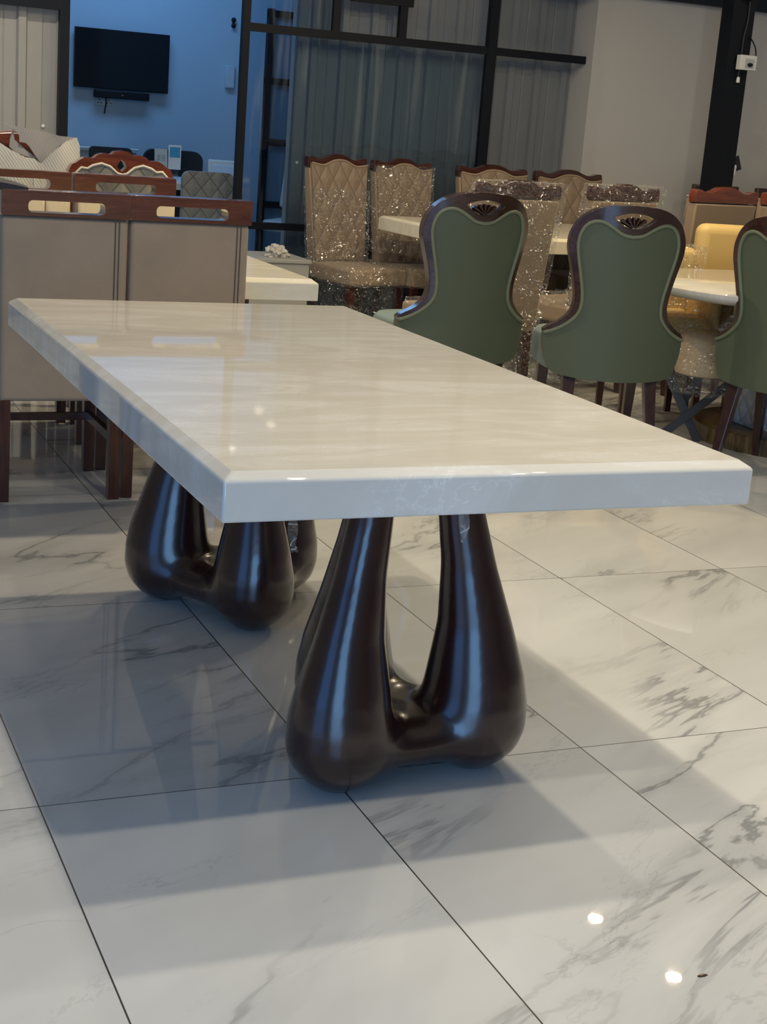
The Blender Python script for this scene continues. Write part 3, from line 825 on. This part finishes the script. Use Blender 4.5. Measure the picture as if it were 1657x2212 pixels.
for x in (-.02,):
    bm = bmesh.new(); bar(bm, (x, 0, 0), (x, 0, .36), .022, .012); finish('upright', bm, M['grey'], t4leg, smooth=None)
    bm = bmesh.new(); bar(bm, (x, 0, .008), (x+.11, -.02, .008), .030, .010); finish('foot', bm, M['grey'], t4leg, smooth=None)

# ------------------------------------------------------------------ column and what hangs on it
co = thing('steel_column', 'black steel column in front of the white wall on the right', 'column', (5.4665, 7.7497, 0)); co['kind'] = 'structure'
bm = bmesh.new(); box2(bm, (-.071, -.095, 0), (.081, .02, CEIL))
finish('shaft', bm, M['black'], co, smooth=None)
sb = thing('socket_box', 'white power socket box fixed to the black column', 'socket', (5.5158, 7.6455, 1.7306))
bm = bmesh.new(); box2(bm, (-.062, -.045, -.042), (.052, .0, .042)); finish('housing', bm, M['white'], sb, bevel=.004)
bm = bmesh.new(); box2(bm, (-.03, -.049, -.030), (.03, -.044, .022)); finish('face_plate', bm, plain('socket_grey', (.5, .5, .5), .4), sb, smooth=None)
bm = bmesh.new(); bmesh.ops.create_uvsphere(bm, u_segments=12, v_segments=8, radius=.016, matrix=Matrix.Translation((.0, -.055, -.012)) @ Matrix.Diagonal((1.1, .9, .7, 1))); finish('plug', bm, M['black'], sb.children[1])
def cord(name, pts, r, label, mat='black'):
    base = Vector(pts[0]); bm = bmesh.new()
    P = [Vector(p)-base for p in pts]; Q = []
    for i in range(len(P)-1):
        p0 = P[max(i-1, 0)]; p1 = P[i]; p2 = P[i+1]; p3 = P[min(i+2, len(P)-1)]
        for k in range(6):
            t = k/6; Q.append(.5*((2*p1)+(p2-p0)*t+(2*p0-5*p1+4*p2-p3)*t*t+(3*p1-p0-3*p2+p3)*t**3))
    Q.append(P[-1]); tube(bm, Q, r, 6)
    o = finish(name, bm, M[mat], smooth=180); o.location = base
    return tag(o, label, 'cord')
cord('power_cord', [(5.5281, 7.5981, 1.7192), (5.5593, 7.6076, 1.7524), (5.5669, 7.6266, 1.8092), (5.5537, 7.6455, 1.8519), (5.5281, 7.6503, 1.8803)], .004, 'black power cord looping from the socket box up the column')
cord('cable', [(5.4854, 7.6455, 1.7713), (5.4854, 7.6455, 1.8661), (5.4949, 7.6455, 1.9324), (5.4997, 7.6455, 1.9892), (5.4949, 7.6455, 2.1503)], .0035, 'thin grey cable running up the face of the black column', 'grey')
hc = thing('hanging_cable', 'short cable with a white plug end hanging under the socket box', 'cable', (5.4807, 7.6408, 1.6908))
bm = bmesh.new(); tube(bm, [(0, 0, 0), (-.004, 0, -.045)], .003, 6); finish('lead', bm, M['grey'], hc)
bm = bmesh.new(); loft(bm, [ngon(.006, -.042, 8), ngon(.010, -.05, 8), ngon(.011, -.075, 8)]); finish('connector', bm, M['white'], hc, smooth=40)
lm = thing('round_fitting', 'round grey fitting on the beam at the top of the column', 'fitting', (5.4997, 7.6360, 2.1077))
bm = bmesh.new(); bmesh.ops.create_cone(bm, cap_ends=True, segments=24, radius1=.034, radius2=.034, depth=.03, matrix=Matrix.Rotation(R(90), 4, 'X')); finish('ring', bm, M['black'], lm)
bm = bmesh.new(); bmesh.ops.create_cone(bm, cap_ends=True, segments=24, radius1=.021, radius2=.021, depth=.036, matrix=Matrix.Rotation(R(90), 4, 'X')); finish('disc', bm, M['corr'], lm)
tg = thing('hanging_tag', 'dark tag with a white slip hanging at the right side of the column', 'tag', (5.5754, 7.6739, 1.0939))
bm = bmesh.new(); bar(bm, (-.012, 0, .10), (.02, 0, .02), .035, .012, (0, 1, 0)); finish('dark_tag', bm, M['blacksoft'], tg, smooth=None, bevel=.004)
bm = bmesh.new(); bar(bm, (-.012, -.004, .05), (-.02, -.004, -.01), .02, .003, (0, 1, 0)); finish('white_slip', bm, M['paper'], tg, smooth=None)
# two dark chairs by the white wall
def dark_chair():
    t = thing('side_chair', 'x', 'chair')
    bm = bmesh.new(); box2(bm, (-.175, -.02, .80), (.175, .02, .995)); finish('backrest', bm, M['walnut'], t, bevel=.006)
    bm = bmesh.new(); box2(bm, (-.20, -.40, .42), (.20, .02, .47)); finish('seat', bm, M['blacksoft'], t, bevel=.01)
    for x in (-.165, .165):
        for y, z in ((0, .80), (-.37, .42)):
            bm = bmesh.new(); tapered(bm, (x, y, 0), (x, y, z), .03, .034); finish('leg', bm, M['walnut_leg'], t, smooth=None)
    return t
dc = dark_chair(); put(dc, 5.93, 8.36, 0); dc['label'] = 'dark wooden chair between the column and the white wall'
dup(dc, (6.43, 8.36, 0), 0, 'dark wooden chair right of the column at the right picture edge')

# ------------------------------------------------------------------ the blue office
tv = thing('television', 'black flat television on the blue office wall', 'television', (2.70, YR-.05, 1.52))
bm = bmesh.new(); box2(bm, (-.355, -.02, -.212), (.355, .018, .212)); finish('bezel', bm, M['black'], tv, bevel=.003)
bm = bmesh.new(); box2(bm, (-.348, -.023, -.203), (.348, -.019, .206)); finish('screen', bm, M['screen'], tv, smooth=None)
bm = bmesh.new(); box2(bm, (-.1, .018, -.1), (.1, .05, .1)); finish('wall_mount', bm, M['black'], tv, smooth=None)
bm = bmesh.new(); box2(bm, (-.205, -.035, -.277), (.205, .03, -.222)); o = finish('sound_bar', bm, M['black'], None, bevel=.006); o.location = (2.705, YR-.05, 1.52); tag(o, 'black sound bar under the television', 'speaker')
bm = bmesh.new(); bmesh.ops.create_uvsphere(bm, u_segments=8, v_segments=6, radius=.004, matrix=Matrix.Translation((0, -.036, -.25))); finish('indicator', bm, M['white'], o)
ws2 = thing('wall_socket', 'double wall socket under the television sound bar', 'socket', (2.59, YR, 1.215))
bm = bmesh.new(); box2(bm, (-.075, -.012, -.03), (.075, 0, .03)); finish('plate', bm, plain('socket_blue', (.42, .52, .62), .5), ws2, bevel=.003)
for x in (-.04, .03):
    bm = bmesh.new()
    for dx, dz in ((0, .012), (-.012, -.008), (.012, -.008)): box2(bm, (x+dx-.004, -.0135, dz-.004), (x+dx+.004, -.0115, dz+.004))
    finish('socket_holes', bm, M['black'], ws2.children[0], smooth=None)
cord('tv_lead', [(2.59, YR-.02, 1.27), (2.597, YR-.022, 1.21), (2.592, YR-.02, 1.17), (2.588, YR-.02, 1.13)], .005, 'dark television lead hanging over the wall socket')
ib = tag(thing('wall_box', 'slim pale box on the blue office wall beside the black post', 'box', (3.552, YR, 1.47)))
bm = bmesh.new(); box2(bm, (-.036, -.03, -.085), (.036, 0, .085)); finish('cover', bm, plain('pale_box', (.45, .55, .64), .5), ib, bevel=.006)
bm = bmesh.new(); box2(bm, (-.026, -.032, -.075), (.026, -.029, .075)); finish('panel', bm, plain('pale_panel', (.50, .60, .70), .5), ib, smooth=None)
hk = thing('wall_hook', 'small dark bracket high on the blue wall beside the black post', 'bracket', (3.56, YR, 1.87))
bm = bmesh.new()
for z in (.02, -.022): bmesh.ops.create_uvsphere(bm, u_segments=10, v_segments=8, radius=.018, matrix=Matrix.Translation((0, -.02, z)))
box2(bm, (-.006, -.014, -.03), (.006, 0, .03)); finish('knobs', bm, M['black'], hk)
ds = thing('office_desk', 'pale topped desk in the blue office', 'desk', (3.0, 10.1, 0))
bm = bmesh.new(); box2(bm, (-.47, -.42, .70), (.12, .42, .745)); finish('desktop', bm, M['offwhite'], ds, bevel=.004)
bm = bmesh.new(); box2(bm, (-.45, -.36, 0), (-.42, .36, .70)); box2(bm, (.07, -.36, 0), (.10, .36, .70)); box2(bm, (-.42, -.30, .22), (.07, -.27, .70)); finish('desk_body', bm, M['blacksoft'], ds, smooth=None)
so = thing('sofa', 'low grey-green sofa against the blue office wall', 'sofa', (2.55, 11.22, 0))
bm = bmesh.new(); box2(bm, (-.55, .05, .35), (.25, .25, .88)); finish('backrest', bm, plain('sofa_cloth', (.30, .36, .36), .8), so, bevel=.03, seg=3)
bm = bmesh.new(); box2(bm, (-.55, -.42, .0), (.25, .06, .42)); finish('seat', bm, plain('sofa_cloth_seat', (.28, .33, .33), .8), so, bevel=.04, seg=3)
bm = bmesh.new(); tube(bm, [(-.55, .04, .875), (.25, .04, .885)], .008, 8); finish('piping', bm, M['white'], so)
oc = thing('office_chair', 'black office chair behind the desk against the blue wall', 'chair', (2.99, 11.0, 0))
bm = slab(rounded_rect(.44, .36, .07, 0, .73, 6), (), -.04, .02, arange(-.2, .2, 9), lambda u, z: -.9*u*u+.03); finish('backrest', bm, M['blacksoft'], oc, smooth=50, bevel=.015, seg=3)
bm = bmesh.new(); box2(bm, (-.22, -.44, .42), (.22, 0, .50)); finish('seat', bm, M['blacksoft'], oc, bevel=.03, seg=3)
bm = bmesh.new(); tube(bm, [(0, -.2, .06), (0, -.2, .43)], .03, 10); finish('pillar', bm, M['grey'], oc)
bm = bmesh.new()
for k in range(5): bar(bm, (0, -.2, .05), (.18*math.cos(k*1.2566), -.2+.18*math.sin(k*1.2566), .025), .04, .03)
finish('star_base', bm, M['black'], oc)
oc2 = thing('office_chair', 'black chair behind the sign holder, its back just left of the blue card', 'chair', (2.48, 10.78, 0))
bm = slab(rounded_rect(.30, .28, .03, 0, .77, 5), (), -.03, .02); finish('backrest', bm, M['blacksoft'], oc2, smooth=50, bevel=.01)
bm = bmesh.new(); box2(bm, (-.17, -.24, .44), (.17, .0, .50)); finish('seat', bm, M['blacksoft'], oc2, bevel=.02)
for x in (-.14, .14):
    for y in (-.2, 0):
        bm = bmesh.new(); tapered(bm, (x, y, 0), (x, y, .64 if y == 0 else .45), .025, .025); finish('leg', bm, M['black'], oc2, smooth=None)
qc = thing('visitor_chair', 'grey diamond quilted chair standing in the office doorway', 'chair', (2.83, 9.50, 0))
bm = slab(rounded_rect(.34, .46, .05, 0, .605, 6), (), -.03, .03, arange(-.17, .17, 9), lambda u, z: .9*u*u); finish('backrest', bm, M['quilt_grey'], qc, smooth=50, bevel=.014, seg=3)
bm = bmesh.new(); box2(bm, (-.17, .03, .36), (.17, .18, .45)); finish('seat', bm, M['quilt_grey'], qc, bevel=.02)
for x in (-.13, .13):
    for y in (.0, .15):
        bm = bmesh.new(); tapered(bm, (x, y, 0), (x, y, .38), .025, .03); finish('leg', bm, M['black'], qc, smooth=None)
def white_chair():
    t = thing('leather_chair', 'x', 'chair')
    bm = bmesh.new()
    rot = Matrix.Rotation(R(-14), 4, 'X')
    box(bm, (0, .02, .72), (.26, .06, .30), rot); finish('backrest', bm, M['offwhite'], t, bevel=.016, seg=3)
    bm = bmesh.new(); box(bm, (0, -.015, .72), (.20, .008, .23), rot); finish('back_cushion', bm, plain('pale_cushion', (.55, .64, .72), .5), t, bevel=.003)
    bm = bmesh.new(); box2(bm, (-.14, -.34, .42), (.14, .0, .50)); finish('seat', bm, M['offwhite'], t, bevel=.02)
    bm = bmesh.new(); tube(bm, [(0, -.15, .02), (0, -.15, .43)], .025, 10); finish('pillar', bm, M['grey'], t)
    bm = bmesh.new(); loft(bm, [ngon(.18, 0, 24), ngon(.18, .012, 24), ngon(.03, .025, 24)]); finish('base', bm, M['grey'], t, smooth=40)
    return t
wch = white_chair(); put(wch, 3.33, 10.76, 8); wch['label'] = 'white leather chair with a reclined back left of the black partition post'
dup(wch, (3.76, 10.36, 0), 40, 'white leather chair seen through the partition glass right of the black post')
sg = thing('sign_holder', 'clear sign holder with a white printed sheet on the office desk', 'sign', (2.605, 9.86, .745))
bm = bmesh.new(); box(bm, (0, 0, .105), (.085, .006, .20), Matrix.Rotation(R(-6), 4, 'X')); finish('sheet', bm, M['paper'], sg, smooth=None)
bm = bmesh.new(); box(bm, (0, -.010, .105), (.092, .004, .21), Matrix.Rotation(R(-6), 4, 'X')); box2(bm, (-.046, -.02, 0), (.046, .05, .005)); finish('acrylic', bm, M['acrylic'], sg, smooth=None)
bm = bmesh.new()
for z in (.165, .150, .135):
    for x, w in ((-.018, .022), (.014, .018)): box(bm, (x, -.005-(z-.105)*.1, z), (w, .002, .004))
finish('print', bm, M['ink'], sg.children[0], smooth=None)
bc2 = thing('card', 'white card with a cyan picture standing behind the sign holder', 'card', (2.80, 10.24, .745))
bm = bmesh.new(); box2(bm, (-.045, -.003, .06), (.045, .003, .222)); finish('card_sheet', bm, M['paper'], bc2, bevel=.002)
bm = bmesh.new(); box2(bm, (-.036, -.0045, .14), (.036, -.003, .21)); finish('picture', bm, M['bluecard'], bc2.children[0], smooth=None)
bm = bmesh.new(); box2(bm, (-.03, -.01, 0), (.03, .03, .06)); finish('stand', bm, M['acrylic'], bc2, smooth=None)

# low white cabinet behind the second table
cb = thing('low_cabinet', 'low pale cabinet by the glass partition behind the cream topped table', 'cabinet', (2.72, 7.92, 0))
bm = bmesh.new(); box2(bm, (-.42, -.2, 0), (.17, .2, .455)); finish('body', bm, M['cab'], cb, bevel=.004)
bm = bmesh.new(); box2(bm, (-.43, -.21, .455), (.18, .21, .475)); finish('top_board', bm, M['cab'], cb, bevel=.003)
bm = bmesh.new(); bmesh.ops.create_icosphere(bm, subdivisions=4, radius=1)
for v in bm.verts:
    n = mnoise.noise(v.co*2.6); m = mnoise.noise(v.co*6)
    k = 1+.45*n+.25*m
    v.co = Vector((v.co.x*.058*k, v.co.y*.05*k, max(0, v.co.z*k*.045+.018)))
o = finish('crumpled_paper', bm, M['tissue'], smooth=25); o.location = (2.74, 7.84, .475); tag(o, 'crumpled white paper lying on the low pale cabinet', 'paper')

# small stuff stuck to the sheets and lying on the floor
def flake(name, loc, sx, sy, label, cat, mat='flake', seed=0, vertical=False, grp=None):
    rnd = random.Random(seed); bm = bmesh.new(); n = 14
    ring = [(math.cos(2*math.pi*k/n)*rnd.uniform(.7, 1.1), math.sin(2*math.pi*k/n)*rnd.uniform(.7, 1.1)) for k in range(n)]
    if vertical: rs = [[Vector((x*sx, d, y*sy)) for x, y in ring] for d in (-.003, 0)]
    else: rs = [[Vector((x*sx*s, y*sy*s, d)) for x, y in ring] for d, s in ((0, 1), (.0015, .9), (.002, .5))]
    loft(bm, rs); bmesh.ops.recalc_face_normals(bm, faces=bm.faces[:])
    o = finish(name, bm, M[mat], smooth=30); o.location = loc
    return tag(o, label, cat, grp)
flake('wood_chip', (1.355, 1.675, 0), .010, .004, 'tiny dark chip on the marble floor near the bottom right corner', 'chip', 'darkwood', seed=3)
flake('paper_scrap', (1.607, 8.655, 1.071), .012, .010, 'bit of white paper stuck to the left corrugated cladding', 'paper scrap', 'paper', seed=4, vertical=True)
flake('paper_scrap', (3.154, 8.755, .955), .011, .010, 'bit of white paper stuck to the grey cladding behind the glass', 'paper scrap', 'paper', seed=5, vertical=True)
scrap('film_scrap', [(1.255, 2.44, TZ-TH-.001), (1.256, 2.438, .615), (1.257, 2.436, .600), (1.253, 2.434, .570), (1.251, 2.432, .555), (1.254, 2.430, .535), (1.256, 2.430, .515), (1.252, 2.430, .49)], [.028, .018, .026, .046, .012, .024, .018, .003], 'twisted plastic scrap hanging in front of the right limb of the front pedestal', 2)
scrap('film_scrap', [(1.20, 3.22, TZ-TH-.001), (1.20, 3.22, .50), (1.20, 3.22, .38), (1.204, 3.22, .33), (1.205, 3.22, .30), (1.206, 3.22, .275), (1.207, 3.22, .255), (1.215, 3.22, .235)], [.02, .02, .022, .014, .034, .026, .012, .022], 'twisted plastic scrap hanging by the rear pedestal', 5)

# ------------------------------------------------------------------ lights
def area(name, loc, target, size, power, col, shape='DISK', size_y=None, spread=None):
    L = bpy.data.lights.new(name, 'AREA'); L.shape = shape; L.size = size
    if size_y: L.size_y = size_y
    L.energy = power; L.color = col
    if spread: L.spread = spread
    o = bpy.data.objects.new(name, L); link(o); o.location = loc
    d = Vector(target)-Vector(loc); o.rotation_euler = d.to_track_quat('-Z', 'Y').to_euler()
    return o
COOLW = (1., .90, .71)
for i, x in enumerate((1.22, 2.36)):
    for j, y in enumerate((1.234, 2.003, 2.61)):
        area('ceiling_lamp', (x, y, 2.67), (x, y, 0), .07, 11, COOLW)
for x, y, e, c in ((4.09, 5.27, 22, (1, .82, .50)), (4.0, 5.86, 14, (1, .82, .52)), (1.3, 5.25, 26, (1, .84, .58)), (1.0, 7.3, 24, (1, .90, .74)),
                   (6.3, 6.6, 5, (1, .84, .62)), (3.4, 6.7, 12, (1, .84, .58)), (2.75, 5.9, 14, (1, .82, .52))):
    area('ceiling_lamp', (x, y, 2.67), (x, y, 0), .07, e, c)
area('shopfront_daylight', (-1.25, YF-.06, 1.3), (-1.25, 0, 1.3), 2.7, 120, (.25, .54, 1.), 'RECTANGLE', 2.5)
area('side_window_daylight', (XL-.06, -.35, 1.3), (0, -.35, 1.3), 3.0, 46, (.14, .40, 1.), 'RECTANGLE', 2.5)
area('office_blue_fill', (2.5, 10.4, 3.1), (2.5, 10.4, 0), 1.6, 29, (.25, .55, 1.), 'RECTANGLE', .7)  # added blue fill under the office ceiling

w = bpy.data.worlds.new('World'); bpy.context.scene.world = w; w.use_nodes = True
nt = w.node_tree; nt.nodes.clear()
bg = nt.nodes.new('ShaderNodeBackground'); ou = nt.nodes.new('ShaderNodeOutputWorld'); sk = nt.nodes.new('ShaderNodeTexSky')
sk.sky_type = 'HOSEK_WILKIE'; sk.turbidity = 3.; sk.ground_albedo = .35; sk.sun_direction = (-.3, -.75, .58)
bg.inputs[1].default_value = .5
nt.links.new(sk.outputs[0], bg.inputs[0]); nt.links.new(bg.outputs[0], ou.inputs[0])

GROUPS = {'dining_chair': 'slotted rail chairs round the cream topped table', 'balloon_back_chair': 'green balloon-back chairs', 'wave_crest_chair': 'beige wave-crest chairs',
          'upholstered_chair': 'mustard yellow chairs', 'side_chair': 'dark wooden chairs by the white wall', 'leather_chair': 'white leather office chairs', 'office_chair': 'black office chairs', 'paper_scrap': 'paper bits stuck on the cladding'}
for o in list(C.objects):
    n = o.name.split('.')[0]
    if o.parent is None and n in GROUPS: o['group'] = GROUPS[n]

# ------------------------------------------------------------------ camera
f, yaw, pitch, roll, H = 3223.76, .4201, .2573, .0784, 1.255
cy_, sy_, cp_, sp_ = math.cos(yaw), math.sin(yaw), math.cos(pitch), math.sin(pitch)
fw = Vector((sy_*cp_, cy_*cp_, -sp_)); rt = Vector((cy_, -sy_, 0)); up = rt.cross(fw)
c_, s_ = math.cos(roll), math.sin(roll)
r2 = rt*c_+up*s_; u2 = -rt*s_+up*c_
cam = bpy.data.cameras.new('camera'); cam.sensor_fit = 'VERTICAL'; cam.sensor_height = 36.; cam.lens = f/2212*36.
cam.clip_start = .05
co_ = bpy.data.objects.new('camera', cam); link(co_)
m = Matrix((r2, u2, -fw)).transposed().to_4x4(); m.translation = (0, 0, H); co_.matrix_world = m
sc = bpy.context.scene
sc.cycles.transparent_max_bounces = 20; sc.cycles.max_bounces = 9; sc.cycles.diffuse_bounces = 4; sc.cycles.glossy_bounces = 4
sc.camera = co_
sc.view_settings.view_transform = 'Standard'; sc.view_settings.look = 'None'
sc.view_settings.gamma = 1; sc.view_settings.use_curve_mapping = False; sc.view_settings.exposure = -.02
